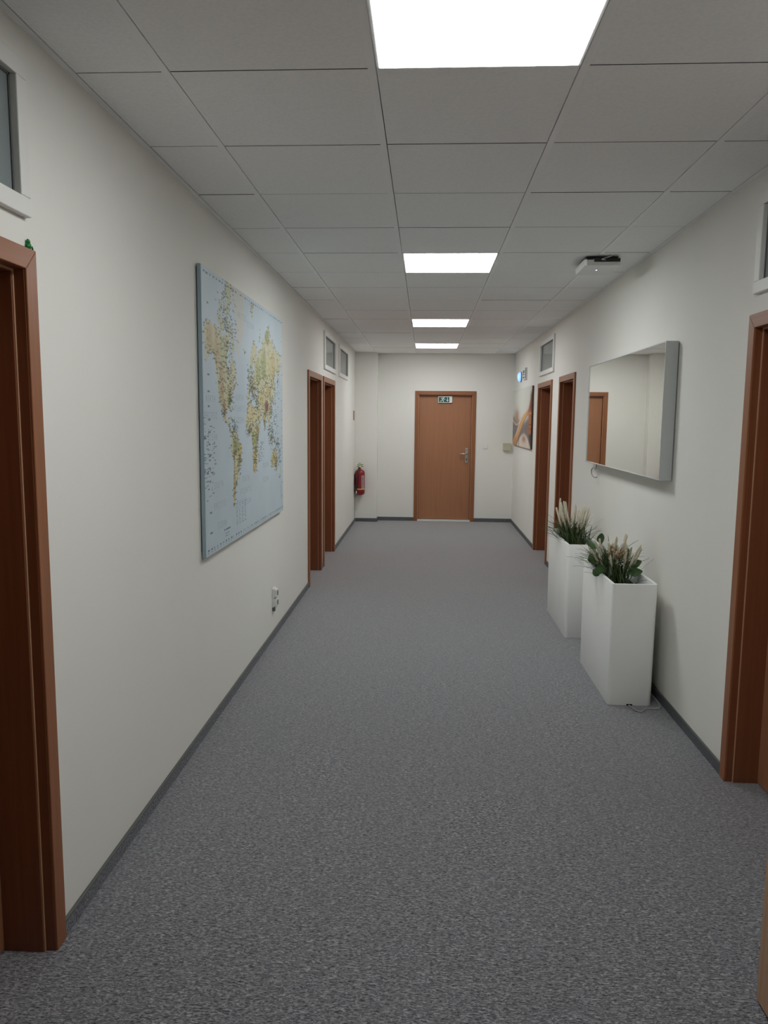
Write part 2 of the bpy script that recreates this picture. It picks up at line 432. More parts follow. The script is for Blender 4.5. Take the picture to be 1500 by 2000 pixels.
bxo('lit_sill', (x0 + A, x1 - A, YE + 0.0, YE + 0.098, 0, 0.022), M['signwhite'], root)  # sill coloured white to stand in for light from the gap under the door
pl = bxo('handle_plate', (0.637, 0.683, YE + 0.052, YE + 0.060, 0.935, 1.17), M['alu'], leaf, bevel=0.003)
bm = bmesh.new(); tube(bm, [(0.661, YE + 0.052, 1.083), (0.661, YE + 0.008, 1.083), (0.648, YE + 0.001, 1.083), (0.543, YE + 0.001, 1.083)], 0.012, 10)
obj('lever', bm, M['alu'], pl, smooth=True)
bm = bmesh.new(); tube(bm, [(0.660, YE + 0.053, 1.0), (0.660, YE + 0.048, 1.0)], 0.009, 12); box(bm, 0.656, 0.664, YE + 0.048, YE + 0.053, 0.975, 1.0)
obj('keyhole', bm, M['dark'], pl)

# ---- transom windows
def transom(n, x, s, y0, y1):
    root = root_structure('window_%d' % n, (x, (y0 + y1) / 2, WZ0))
    X = lambda d: x + s * d
    def B(d0, d1, *r):
        a, b = sorted((X(d0), X(d1))); return (a, b) + r
    bm = bmesh.new(); f = WF
    box(bm, *B(-0.020, 0.012, y0, y1, WZ0, WZ0 + f)); box(bm, *B(-0.020, 0.012, y0, y1, WZ1 - f, WZ1))
    box(bm, *B(-0.020, 0.012, y0, y0 + f, WZ0 + f, WZ1 - f)); box(bm, *B(-0.020, 0.012, y1 - f, y1, WZ0 + f, WZ1 - f))
    obj('window_frame', bm, M['winwhite'], root, bevel=0.003)
    bm = bmesh.new(); g = 0.006
    for q in ((y0 + f, y0 + f + g, WZ0 + f, WZ1 - f), (y1 - f - g, y1 - f, WZ0 + f, WZ1 - f), (y0 + f, y1 - f, WZ0 + f, WZ0 + f + g), (y0 + f, y1 - f, WZ1 - f - g, WZ1 - f)):
        box(bm, *B(-0.001, 0.010, *q))
    obj('glazing_seal', bm, M['seal'], root)
    bxo('pane', B(0.003, 0.009, y0 + f, y1 - f, WZ0 + f, WZ1 - f), M['pane'], root)
    bm = bmesh.new(); xa = X(0.156); xb = X(1.2)      # the unlit room seen through the glass
    a, b = sorted((xa, xb))
    vv = [bm.verts.new(p) for p in ((xa, y0 - .3, WZ0 - .5), (xb, y0 - .3, WZ0 - .5), (xb, y1 + .5, WZ0 - .5), (xa, y1 + .5, WZ0 - .5), (xa, y0 - .3, WZ1 + .1), (xb, y0 - .3, WZ1 + .1), (xb, y1 + .5, WZ1 + .1), (xa, y1 + .5, WZ1 + .1))]
    for q in ((0, 1, 2, 3), (4, 5, 6, 7), (0, 1, 5, 4), (1, 2, 6, 5), (2, 3, 7, 6)): bm.faces.new([vv[i] for i in q])
    obj('room_beyond', bm, M['roomwall'], root)
    return root
n = 1
for a, b in WINS_L: transom(n, XL, -1, a, b); n += 1
for a, b in WINS_R: transom(n, XR, 1, a, b); n += 1

# ------------------------------------------------------------------ printed panels (grid meshes coloured by computed artwork)
def grid_mesh(name, x, y0, y1, z0, z1, ny, nz, col, m, parent, flip):
    """vertical printed sheet in the plane x; col has shape (nz, ny, 3), linear colours"""
    yy = np.linspace(y0, y1, ny); zz = np.linspace(z1, z0, nz)
    Y, Z = np.meshgrid(yy, zz)
    co = np.stack([np.full_like(Y, x), Y, Z], -1).reshape(-1, 3).astype(np.float32)
    i = np.arange(nz - 1)[:, None] * ny + np.arange(ny - 1)[None, :]
    q = np.stack([i, i + 1, i + 1 + ny, i + ny], -1).reshape(-1, 4)
    if flip: q = q[:, ::-1]
    me = bpy.data.meshes.new(name); me.vertices.add(len(co)); me.vertices.foreach_set('co', co.ravel())
    me.loops.add(q.size); me.loops.foreach_set('vertex_index', q.ravel().astype(np.int32))
    me.polygons.add(len(q)); me.polygons.foreach_set('loop_start', np.arange(0, q.size, 4, dtype=np.int32))
    me.update(calc_edges=True)
    at = me.color_attributes.new('print', 'FLOAT_COLOR', 'POINT')
    c4 = np.ones((ny * nz, 4), np.float32); c4[:, :3] = col.reshape(-1, 3); at.data.foreach_set('color', c4.ravel())
    me.materials.append(m)
    o = bpy.data.objects.new(name, me); C.objects.link(o); o.parent = parent
    o.matrix_parent_inverse = parent.matrix_basis.inverted()
    return o

def L3(r, g, b): return np.array(srgb(r, g, b)[:3])
def inpoly(px, py, poly):
    r = np.zeros(px.shape, bool); n = len(poly)
    for i in range(n):
        x1, y1 = poly[i]; x2, y2 = poly[(i + 1) % n]
        if y1 == y2: continue
        c = ((y1 > py) != (y2 > py)) & (px < (x2 - x1) * (py - y1) / (y2 - y1) + x1)
        r ^= c
    return r
def blur(a, k):
    for ax in (0, 1):
        s = np.zeros_like(a)
        for d in range(-k, k + 1): s += np.roll(a, d, ax)
        a = s / (2 * k + 1)
    return a
def noise2(shape, cells, seed):
    g = np.random.default_rng(seed).random((cells[0] + 2, cells[1] + 2))
    u = np.linspace(0, cells[0], shape[0]); v = np.linspace(0, cells[1], shape[1])
    iu, iv = u.astype(int), v.astype(int); fu, fv = u - iu, v - iv
    fu, fv = fu * fu * (3 - 2 * fu), fv * fv * (3 - 2 * fv)
    a = g[iu][:, iv]; b = g[iu + 1][:, iv]; c = g[iu][:, iv + 1]; d = g[iu + 1][:, iv + 1]
    fu = fu[:, None]; fv = fv[None]
    return (a * (1 - fu) + b * fu) * (1 - fv) + (c * (1 - fu) + d * fu) * fv

NA = [(-168, 66), (-166, 69), (-156, 71.4), (-141, 70), (-128, 70.5), (-115, 69), (-108, 68), (-96, 68), (-94, 72), (-88, 69), (-82, 69), (-82, 66), (-87, 64), (-94, 60), (-92, 57), (-85, 55.5), (-82, 53), (-79, 51.5), (-78.5, 55), (-77, 60), (-74, 62.4), (-69, 60), (-65, 60), (-62, 57), (-56, 53), (-57, 51), (-66, 50), (-65, 47), (-61, 46), (-66, 44), (-70, 43.5), (-71, 41.5), (-74, 40), (-76, 37), (-76, 35), (-81, 31.5), (-80, 27), (-81, 25), (-83, 29), (-90, 29.3), (-97, 27.5), (-97.5, 22), (-94.5, 18.3), (-91, 18.6), (-90, 21), (-87, 21.3), (-88, 16), (-83.5, 15), (-83.5, 11), (-80, 9), (-77.5, 8), (-80, 7.5), (-84, 9), (-87.5, 12.8), (-94, 16), (-100, 17), (-105.5, 20), (-109, 25.5), (-113, 31), (-114.5, 31), (-110, 24), (-112, 25), (-115, 30), (-117, 32.5), (-121, 35), (-124, 40), (-124, 47), (-128, 51), (-132, 56), (-139, 60), (-147, 61), (-152, 59), (-158, 56.5), (-164, 54.5), (-160, 58), (-164, 60), (-165, 63)]
ARC = [[(-125, 72), (-121, 74.4), (-115, 73.5), (-118, 71.3), (-123, 71)], [(-117, 69.5), (-116, 72.8), (-106, 73.6), (-101, 70), (-106, 68.6)], [(-117, 75), (-117, 76.6), (-106, 76.8), (-106, 75)], [(-104, 75.3), (-97, 75.2), (-98, 76.7), (-103, 76.5)],
       [(-102, 71.5), (-97, 71.6), (-97, 74), (-101, 73.8)], [(-95, 72), (-90, 72.5), (-90, 74.1), (-95, 74)], [(-96, 74.8), (-80, 74.6), (-80, 76), (-96, 76.8)], [(-106, 77.3), (-94, 77.5), (-96, 80.8), (-88, 81.2), (-88, 78), (-100, 79)],
       [(-90, 76.6), (-79, 76.4), (-74, 79), (-64, 82), (-68, 83), (-88, 82.3), (-90, 80)], [(-90, 73), (-80, 73.6), (-72, 71), (-61, 66.8), (-64, 62.8), (-72, 64.2), (-77, 64.6), (-73, 68), (-80, 70), (-89, 70.5)], [(-87, 65.8), (-81, 64), (-80, 63.2), (-87, 63.5)]]
GR = [(-73, 78.5), (-66, 80), (-60, 82), (-45, 82.5), (-30, 83), (-20, 82), (-18, 77), (-22, 71), (-32, 68), (-40, 65), (-43, 60), (-48, 61), (-53, 66), (-55, 71), (-60, 76), (-68, 76)]
SA = [(-77.5, 8), (-72, 12), (-64, 10.5), (-60, 8.5), (-52, 5), (-50, 0), (-44, -2.5), (-38, -4), (-35, -7), (-38, -13), (-40, -21), (-48, -26), (-49, -30), (-54, -34.5), (-58, -35), (-57, -38), (-62, -39), (-65, -43), (-67, -47), (-69, -51), (-67, -54.8), (-72, -53), (-75, -48), (-73.5, -40), (-71.5, -30), (-70.3, -18), (-76, -14), (-81, -6), (-80, -1), (-77.5, 4)]
AF = [(-6, 35.5), (3, 37), (10, 37.3), (11, 33.5), (20, 31), (30, 31.3), (33, 30), (37, 20), (43, 11.5), (51, 11.8), (46, 4), (41, -2), (39, -7), (40.5, -15), (35, -20), (35, -24.5), (32, -29), (27, -33.8), (20, -34.8), (17, -30), (14, -22), (12, -16), (13, -8), (9, -1), (9, 4.5), (4, 6.3), (-4, 5), (-9, 5), (-13, 9), (-17.3, 14.5), (-16.5, 21), (-11, 28), (-9, 32.5)]
EU = [(-9, 37), (-9, 43), (-1.5, 43.5), (-1, 46), (-4.5, 48.3), (2, 51), (8, 54), (8.5, 57), (11, 56), (11, 54), (20, 54.5), (24, 58), (30, 60), (22, 60.5), (22, 63), (25, 65), (19, 62), (17, 58), (13, 56), (10, 59.5), (5.5, 59), (5, 62), (12, 67), (19, 70), (28, 71), (40, 68), (41, 66), (33, 66.5), (38, 64.5), (44, 66), (46, 68), (55, 68.5), (60, 69.5), (68, 69), (67, 72), (73, 73), (80, 73), (87, 75), (98, 76.3), (105, 77.7), (113, 74), (128, 73.5), (131, 71), (140, 72.7), (152, 71), (160, 70), (170, 70), (180, 69), (180, 65), (178, 62.5), (170, 60), (163, 58.5), (162, 55), (157, 51), (155.8, 57), (163, 62), (155, 59.5), (142, 59), (135, 54.7), (141, 52), (139, 47), (132, 43), (128, 40), (129, 36), (126.5, 34.5), (126, 38), (121.5, 39.5), (118, 39), (122, 37), (119.5, 35), (122, 31), (120, 26), (114, 22.3), (108, 21.5), (106, 19), (109, 13), (105, 9), (101, 13), (100, 8), (104, 1.5), (101, 3), (98, 9), (98, 16), (94, 16.5), (91, 22.5), (87, 21.5), (80, 15), (80, 10), (77.5, 8), (74, 15), (72.5, 21), (67, 24.5), (61, 25), (57, 27), (51, 28), (48, 30), (51, 25), (56, 25), (59.5, 22.5), (52, 16), (44, 12.8), (39, 21), (35, 28), (35, 32), (36, 36.5), (30, 36.5), (27, 38), (29, 41), (41, 41.5), (37, 45), (31, 46.5), (28, 42), (23, 40), (22.5, 36.6), (19.5, 41), (13, 45.5), (18, 40), (16, 38), (12, 42), (8, 44), (3, 43), (0, 39), (-5, 36.2)]
AU = [(114, -22), (122, -18), (129, -15), (136, -12), (137, -16), (140.5, -17.5), (142.5, -11), (146, -19), (153, -26), (150, -37.5), (144, -38.5), (138, -34), (131, -31.5), (124, -33.5), (115.5, -34.5), (113.5, -27)]
ISL = [[(-5, 50), (1.5, 51.5), (-1.5, 55), (-2, 58), (-6, 58), (-4, 54)], [(-10, 52), (-6, 52.5), (-6, 55), (-10, 54)], [(-24, 65.5), (-14, 65), (-16, 66.5), (-22, 66.5), (-19, 63.5)], [(130, 31.5), (136, 34), (140.5, 36), (141.5, 41), (145, 43.5), (141.5, 45.5), (139.5, 40), (136, 36.5)], [(95, 5.5), (104, -2), (106, -6), (101, -2.5)], [(109, 1.5), (117, 6.5), (118, 1), (116, -4), (110, -2)], [(119, 1), (124, 1), (121, -2), (123, -5), (120, -5)], [(105.5, -6.5), (114.5, -7.5), (114, -8.7), (106, -7.5)], [(131, -1), (138, -2), (147, -6.5), (150.5, -10.5), (143, -9), (138, -8), (133, -4)], [(120.5, 18), (122, 14), (125.5, 9), (122, 7), (120, 14)], [(43.5, -17), (49.5, -12.5), (50, -16), (47, -25), (44, -24)], [(172.5, -34.5), (178.5, -38), (175, -41.5), (173.5, -39)], [(172.5, -40.7), (174, -42), (170.5, -46.5), (166.5, -46)], [(144.7, -41), (148, -41), (147, -43.5)], [(-85, 22), (-75, 20), (-77, 21.5), (-82, 23)], [(-74, 20), (-68.5, 18.5), (-72, 18)], [(-59, 47.5), (-53, 47), (-55.5, 51.5)], [(51, 71), (56, 74), (68, 77), (60, 75), (54, 70.7)], [(11, 79), (25, 80), (17, 76.6)], [(142, 46), (143.5, 50), (142.5, 54), (142, 50)]]

mapY0, mapY1, mapZ0, mapZ1, mapX = 3.65, 5.70, 0.917, 2.342, XL + 0.026
def draw_map(ny=560, nz=600):
    y = np.linspace(mapY0, mapY1, ny); z = np.linspace(mapZ1, mapZ0, nz)
    lon = (y - 4.622) / 0.00562; mer = (z - 1.484) / 0.0060
    lat = 2 * np.degrees(np.arctan(np.exp(np.radians(mer)))) - 90
    LO, LA = np.meshgrid(lon, lat)
    base = L3(196, 211, 219)
    img = np.ones((nz, ny, 3)) * base
    n1 = noise2((nz, ny), (14, 18), 1); n2 = noise2((nz, ny), (40, 50), 2); n3 = noise2((nz, ny), (110, 130), 3)
    img *= (0.97 + 0.06 * n1)[..., None]
    jl = LO + 2.5 * (n2 - .5) + 2 * (n3 - .5); ja = LA + 1.4 * (n3 - .5)
    land = np.zeros(LO.shape, bool)
    for P in [NA, SA, AF, EU, AU] + ISL: land |= inpoly(jl, ja, P)
    arc = np.zeros(LO.shape, bool)
    for P in ARC: arc |= inpoly(jl, ja, P)
    gr = inpoly(jl, ja, GR)
    # pale shelf tint round the coasts
    near = blur(land.astype(float), 5); sh = np.clip(near * 1.6, 0, 1)[..., None] * (~land)[..., None]
    img = img * (1 - 0.6 * sh) + L3(204, 218, 220) * 0.6 * sh
    lc = np.ones_like(img) * L3(206, 203, 170)
    def blob(cx, cy, rx, ry, c, k=0.9):
        nonlocal lc
        d = ((LO - cx) / rx) ** 2 + ((LA - cy) / ry) ** 2 + 0.9 * (n2 - .5)
        m = np.clip(1.35 - d, 0, 1)[..., None] * k; lc = lc * (1 - m) + np.array(c) * m
    blob(-100, 62, 25, 7, L3(190, 192, 150)); blob(-112, 44, 9, 14, L3(190, 168, 134)); blob(-103, 27, 6, 8, L3(182, 150, 105)); blob(-87, 35, 9, 8, L3(196, 196, 140))
    blob(-150, 64, 12, 6, L3(196, 182, 138)); blob(-128, 60, 9, 9, L3(198, 178, 136))
    blob(-61, -4, 12, 8, L3(140, 152, 108)); blob(-46, -12, 8, 10, L3(206, 190, 130)); blob(-70, -25, 4, 25, L3(168, 152, 102)); blob(-66, -42, 5, 10, L3(196, 176, 120))
    blob(10, 24, 24, 9, L3(214, 202, 156)); blob(20, 0, 12, 8, L3(176, 180, 120)); blob(38, 5, 7, 10, L3(184, 164, 116)); blob(22, -24, 10, 10, L3(208, 184, 122))
    blob(75, 62, 16, 9, L3(166, 172, 122)); blob(105, 62, 10, 9, L3(205, 200, 152)); blob(130, 62, 14, 9, L3(200, 186, 136)); blob(45, 57, 15, 7, L3(170, 176, 122)); blob(98, 74, 12, 3, L3(160, 162, 110))
    blob(90, 33, 12, 6, L3(142, 96, 82), 1.0); blob(100, 45, 14, 5, L3(206, 184, 126)); blob(65, 40, 14, 6, L3(206, 190, 130)); blob(45, 25, 10, 7, L3(212, 192, 130)); blob(78, 20, 7, 8, L3(200, 182, 116))
    blob(134, -25, 14, 9, L3(204, 190, 140)); blob(148, -28, 4, 9, L3(160, 160, 100))
    lc *= (0.93 + 0.14 * n3)[..., None]
    img[land] = lc[land]
    img[arc] = (np.ones_like(img) * L3(196, 200, 170) * (0.92 + 0.16 * n3)[..., None])[arc]
    img[gr] = (np.ones_like(img) * L3(204, 206, 200))[gr]
    allland = land | arc
    # coast line
    e = allland ^ (np.roll(allland, 1, 0) & np.roll(allland, 1, 1) & np.roll(allland, -1, 0) & np.roll(allland, -1, 1))
    e &= allland
    img[e] = img[e] * 0.78
    # country borders
    edge = np.abs(noise2((nz, ny), (26, 30), 9) - .5) < 0.025
    img[edge & land] = img[edge & land] * 0.8
    r = np.random.default_rng(5)
    def word(i, j, wd, c, th=2, k=0.85):
        jj = j
        while jj < j + wd:
            L = int(r.integers(2, 5))
            if r.random() < 0.85:
                a, b = max(0, i), min(nz, i + th); c0, c1 = max(0, jj), min(ny, jj + L)
                img[a:b, c0:c1] = img[a:b, c0:c1] * (1 - k) + c * k
            jj += L + 1
    inkb = L3(58, 62, 52); inkc = L3(62, 82, 92)
    ii, jj_ = np.nonzero(land)
    dens_w = {'base': 620}
    pick = r.integers(0, len(ii), 1300)
    for q in pick:
        i, j = ii[q], jj_[q]; la, lo = LA[i, j], LO[i, j]
        if la > 58 and r.random() < 0.75: continue
        word(i, j - 3, int(r.integers(4, 11)), inkb, 3, 0.68)
    # dense names: europe, eastern us, west africa, china, india, central america
    for lo0, la0, sx, sy, nn in ((12, 48, 12, 6, 130), (-84, 37, 7, 5, 70), (-2, 10, 9, 4, 60), (112, 32, 7, 7, 60), (78, 22, 6, 6, 50), (-72, 14, 10, 5, 70), (30, 0, 6, 9, 40), (118, 0, 14, 8, 110), (150, -8, 12, 8, 60), (-48, -18, 6, 7, 40), (35, 35, 7, 4, 40), (-70, 72, 14, 4, 60), (-98, 74, 14, 4, 90), (-92, 66, 12, 5, 70), (28, -16, 6, 8, 45), (142, -28, 8, 6, 35), (55, -12, 7, 7, 25), (140, 20, 14, 9, 50), (165, -20, 9, 10, 60), (150, 48, 12, 9, 30)):
        for _ in range(nn):
            lo_ = r.normal(lo0, sx * .8); la_ = r.normal(la0, sy * .8)
            j = int(np.argmin(np.abs(lon - lo_))); i = int(np.argmin(np.abs(lat - la_)))
            word(i, j, int(r.integers(4, 9)), inkb if land[min(i, nz - 1), min(j, ny - 1)] else inkc, 3, 0.72)
    # coastal names
    cs = np.nonzero(e)
    for q in r.integers(0, len(cs[0]), 620):
        i, j = cs[0][q], cs[1][q]
        if LA[i, j] > 62 and r.random() < .5: continue
        word(i, j + int(r.integers(-10, 6)), int(r.integers(4, 9)), inkc, 3, 0.76)
    # pacific island cluster at the left edge
    for _ in range(85):
        lo_ = r.uniform(-184, -140); la_ = r.choice([r.normal(-16, 7), r.normal(-28, 7), r.normal(4, 8)])
        j = int(np.argmin(np.abs(lon - lo_))); i = int(np.argmin(np.abs(lat - la_)))
        word(i, j, int(r.integers(4, 12)), inkc, int(r.integers(2, 4)), 0.8)
    # explanatory columns near the bottom edge and border numerals
    for c0 in (168, 186, 204, 222):
        for i in range(nz - 92, nz - 34, 5): word(i, c0, int(r.integers(7, 13)), inkc, 2, 0.75)
    word(nz - 40, 96, 34, inkc, 4, 0.95); word(nz - 30, 102, 22, inkc, 2, 0.8); word(nz - 24, 102, 20, inkc, 2, 0.8)
    for k in range(37):
        j = int((k * 10 - 176 - lon[0]) / (lon[-1] - lon[0]) * ny)
        if 4 < j < ny - 8:
            word(nz - 14, j, 6, inkc, 4, 0.9); img[nz - 8:nz - 5, j + 2:j + 4] = inkc
            word(8, j, 5, inkc, 4, 0.85)
    for la_ in (82, 80, 75, 70, 65, 60, 50, 40, 30, 20, 10, 0, -10, -20, -30, -40, -50, -60):
        i = int(np.argmin(np.abs(lat - la_)))
        if 6 < i < nz - 10: word(i, 22, 9, inkc, 4, 0.95); word(i, ny - 14, 7, inkc, 3, 0.7)
    img[60:nz - 20:7, 3:5] *= 0.97
    img[nz - 85:nz - 40, ny - 22:ny - 20] = inkc
    F = {'A': '01110 10001 10001 11111 10001 10001 10001', 'C': '01111 10000 10000 10000 10000 10000 01111', 'D': '11110 10001 10001 10001 10001 10001 11110',
         'E': '11111 10000 10000 11110 10000 10000 11111', 'F': '11111 10000 10000 11110 10000 10000 10000', 'H': '10001 10001 10001 11111 10001 10001 10001', 'I': '111 010 010 010 010 010 111',
         'L': '10000 10000 10000 10000 10000 10000 11111', 'N': '10001 11001 11001 10101 10011 10011 10001', 'O': '01110 10001 10001 10001 10001 10001 01110', 'P': '11110 10001 10001 11110 10000 10000 10000',
         'R': '11110 10001 10001 11110 10100 10010 10001', 'S': '01111 10000 10000 01110 00001 00001 11110', 'T': '11111 00100 00100 00100 00100 00100 00100', 'U': '10001 10001 10001 10001 10001 10001 01110'}
    letc = L3(104, 122, 134)
    def lettering(txt, lo, me_, k=1, gap=5):
        i0 = int((mapZ1 - (1.484 + me_ * .006)) / (mapZ1 - mapZ0) * nz); j0 = int((4.622 + lo * .00562 - mapY0) / (mapY1 - mapY0) * ny)
        tot = sum((len(F[c].split()[0]) * k + gap) for c in txt) - gap; j = j0 - tot // 2
        for c in txt:
            rows = F[c].split()
            for a, row in enumerate(rows):
                for b_, v in enumerate(row):
                    if v == '1':
                        p0 = i0 + a * 2; q0 = j + b_ * k
                        img[p0:p0 + 2, max(0, q0):q0 + k] = img[p0:p0 + 2, max(0, q0):q0 + k] * .5 + letc * .5
            j += len(rows[0]) * k + gap
    for txt, lo, me_ in (('NORTH', -150, 40), ('PACIFIC', -150, 26), ('OCEAN', -146, 8), ('SOUTH', -128, -34), ('PACIFIC', -124, -52), ('OCEAN', -118, -70), ('NORTH', -44, 44), ('ATLANTIC', -44, 33), ('OCEAN', -42, 22),
                         ('SOUTH', -20, -36), ('ATLANTIC', -20, -48), ('OCEAN', -14, -60), ('INDIAN', 80, -28), ('OCEAN', 82, -44), ('ARCTIC', -30, 122), ('OCEAN', 10, 118)):
        lettering(txt, lo, me_)
    return np.clip(img, 0, 1)
t = thing('world_map', 'large pale blue world map canvas on the left wall', 'map', (XL, (mapY0 + mapY1) / 2, mapZ0))
bxo('stretcher', (XL + 0.001, XL + 0.010, mapY0 + 0.012, mapY1 - 0.10, mapZ0 - 0.0 + 0.03, mapZ1 - 0.012), M['dark'], t)
bxo('canvas_body', (XL + 0.006, mapX - 0.0006, mapY0, mapY1, mapZ0, mapZ1), M['canvasedge'], t, bevel=0.003)
pr = grid_mesh('map_print', mapX, mapY0 + 0.002, mapY1 - 0.002, mapZ0 + 0.002, mapZ1 - 0.002, 560, 600, draw_map(), M['printmap'], t, True)
# ---- abstract canvas on the right wall
aY0, aY1, aZ0, aZ1, aX = 9.93, 11.985, 1.245, 2.066, XR - 0.026
def draw_art(ny=420, nz=260):
    y = np.linspace(aY0, aY1, ny); b = np.linspace(0, 1, nz)
    u = 1475 * 1.354 / y; a = (u - u.min()) / (u.max() - u.min())     # near edge is a=1
    A_, B_ = np.meshgrid(a, b)
    sm = lambda x, c, w_: 1 / (1 + np.exp(-(x - c) / w_))
    img = np.ones((nz, ny, 3)) * L3(218, 218, 208)
    def mix(c, m):
        nonlocal img
        m = np.clip(m, 0, 1)[..., None]; img = img * (1 - m) + np.array(c) * m
    # mauve grey field below
    low = sm(B_, 0.52 - 0.05 * np.cos(6 * A_), 0.02); mix(L3(118, 104, 104), low * 0.95)
    g = np.exp(-((A_ - .2) / .13) ** 2) * sm(B_, .36, .03) * (1 - sm(B_, .60, .015)); mix(L3(176, 142, 120), g)
    g = np.exp(-((B_ - (.62 - 2.2 * (A_ - .2) ** 2)) / .015) ** 2) * (A_ < .45); mix(L3(212, 200, 188), g)
    # swoosh centreline
    cx = np.interp(b, [0, .08, .2, .35, .42, .5, .6, .7, .8, .9, 1], [1.03, .99, .94, .84, .74, .58, .46, .38, .29, .18, .08])[:, None]
    wd = np.interp(b, [0, .2, .35, .45, .6, .8, 1], [.02, .05, .09, .13, .10, .09, .10])[:, None]
    right = sm(A_, cx, .02) * (1 - sm(B_, .45, .02)); mix(L3(150, 76, 44), right)
    mix(L3(116, 52, 42), sm(A_, .93, .02) * sm(B_, .1, .02) * (1 - sm(B_, .36, .03)))
    s = np.exp(-((A_ - cx) / wd) ** 4) * sm(B_, .40, .02); mix(L3(216, 164, 100), s)
    s = np.exp(-((A_ - cx - wd * .8) / (.02)) ** 2) * sm(B_, .44, .02); mix(L3(120, 84, 62), s * .8)
    s = np.exp(-((A_ - cx + wd * 1.1) / (.025)) ** 2) * sm(B_, .30, .05); mix(L3(224, 212, 196), s)
    mix(L3(196, 138, 88), np.exp(-((A_ - .13) / .12) ** 2) * sm(B_, .84, .02))
    # pale hill at lower right
    hill = .77 + 1.3 * (A_ - .62) ** 2 * 1.2
    mix(L3(222, 206, 192), sm(B_, hill, .008) * sm(A_, cx + .10, .02))
    mix(L3(168, 128, 104), np.exp(-((A_ - .62) / .10) ** 2) * np.exp(-((B_ - .86) / .06) ** 2))
    # column at the near edge
    colm = sm(A_, .86, .01) * sm(B_, .40, .01) * (1 - sm(B_, .76, .005)); mix(L3(188, 112, 58), colm)
    mix(L3(226, 170, 104), colm * np.exp(-((B_ - .43) / .012) ** 2)); mix(L3(120, 72, 48), colm * (np.exp(-((B_ - .61) / .008) ** 2) + np.exp(-((B_ - .68) / .006) ** 2)))
    mix(L3(62, 48, 44), sm(A_, .90, .01) * sm(B_, .77, .005) * (1 - sm(B_, .90, .03)))
    mix(L3(84, 66, 58), np.exp(-((A_ - .33 - .02 * B_) / .012) ** 2) * sm(B_, .82, .01))
    # thin veins
    n = noise2((nz, ny), (5, 14), 21); v = np.exp(-((n - .5) / .02) ** 2) * low; mix(L3(206, 190, 178), v * .35)
    return img
t = thing('canvas_print', 'canvas with an abstract orange and grey swirl on the right wall near the corner', 'painting', (XR, (aY0 + aY1) / 2, aZ0))
bxo('canvas_body', (XR - 0.0254, XR - 0.001, aY0, aY1, aZ0, aZ1), mat('canvas_wrap', srgb(84, 62, 48), 0.7, vary=(9, 0.45)), t, bevel=0.003)
grid_mesh('art_print', aX, aY0 + 0.002, aY1 - 0.002, aZ0 + 0.002, aZ1 - 0.002, 420, 260, draw_art(), M['printart'], t, False)

# ------------------------------------------------------------------ mirror
my0, my1, mz0, mz1 = 4.315, 6.285, 1.286, 2.057
t = thing('wall_mirror', 'wide rectangular mirror in a deep silver frame on the right wall', 'mirror', (XR - 0.04, (my0 + my1) / 2, mz0))
bm = bmesh.new(); f = 0.007; xf = XR - 0.075
for q in ((my0, my1, mz0, mz0 + f), (my0, my1, mz1 - f, mz1), (my0, my0 + f, mz0 + f, mz1 - f), (my1 - f, my1, mz0 + f, mz1 - f)): box(bm, xf, XR - 0.006, *q)
obj('frame', bm, M['silver'], t, bevel=0.001, seg=1)
bxo('backing', (xf + 0.006, XR - 0.004, my0 + f, my1 - f, mz0 + f, mz1 - f), M['silver'], t)
bm = bmesh.new(); box(bm, -.0015, .0015, my0 + f - 5.3, my1 - f - 5.3, mz0 + f, mz1 - f)
bm.transform(Matrix.Translation((xf + 0.0042, 5.3, 0)) @ Matrix.Rotation(math.radians(-0.10), 4, 'Z')); obj('mirror_glass', bm, M['mirror'], t)
bm = bmesh.new(); box(bm, XR - 0.02, XR - 0.001, 4.72, 4.75, mz1, mz1 + 0.012)
obj('hanger', bm, M['alu'], t)
bm = bmesh.new()
tube(bm, spline([(XR - 0.03, 6.06, 1.285), (XR - 0.040, 6.07, 1.235), (XR - 0.045, 6.12, 1.245), (XR - 0.05, 6.16, 1.225), (XR - 0.048, 6.15, 1.19), (XR - 0.04, 6.10, 1.172), (XR - 0.03, 6.05, 1.175)]), 0.0045, 8)
tag(obj('cable_loop', bm, M['cablew'], smooth=True), 'short pale cable loop hanging below the far end of the mirror', 'cable')

# ------------------------------------------------------------------ end wall bits
def switch():
    t = thing('light_switch', 'small square white light switch beside the end door', 'light switch', (0.949, YE, 1.168))
    bxo('plate', (0.908, 0.990, YE - 0.009, YE, 1.166, 1.248), M['whiteplastic'], t, bevel=0.003)
    bxo('rocker', (0.921, 0.977, YE - 0.013, YE - 0.008, 1.179, 1.235), M['whiteplastic'], t, bevel=0.002)
switch()
t = thing('junction_box', 'yellowed ivory plastic box on the end wall below the orange canvas', 'wall box', (1.285, YE, 1.14))
bxo('cover', (1.222, 1.345, YE - 0.048, YE - 0.012, 1.142, 1.262), M['ivory'], t, bevel=0.005)
bxo('base', (1.228, 1.339, YE - 0.012, YE, 1.148, 1.256), M['ivory'], t)


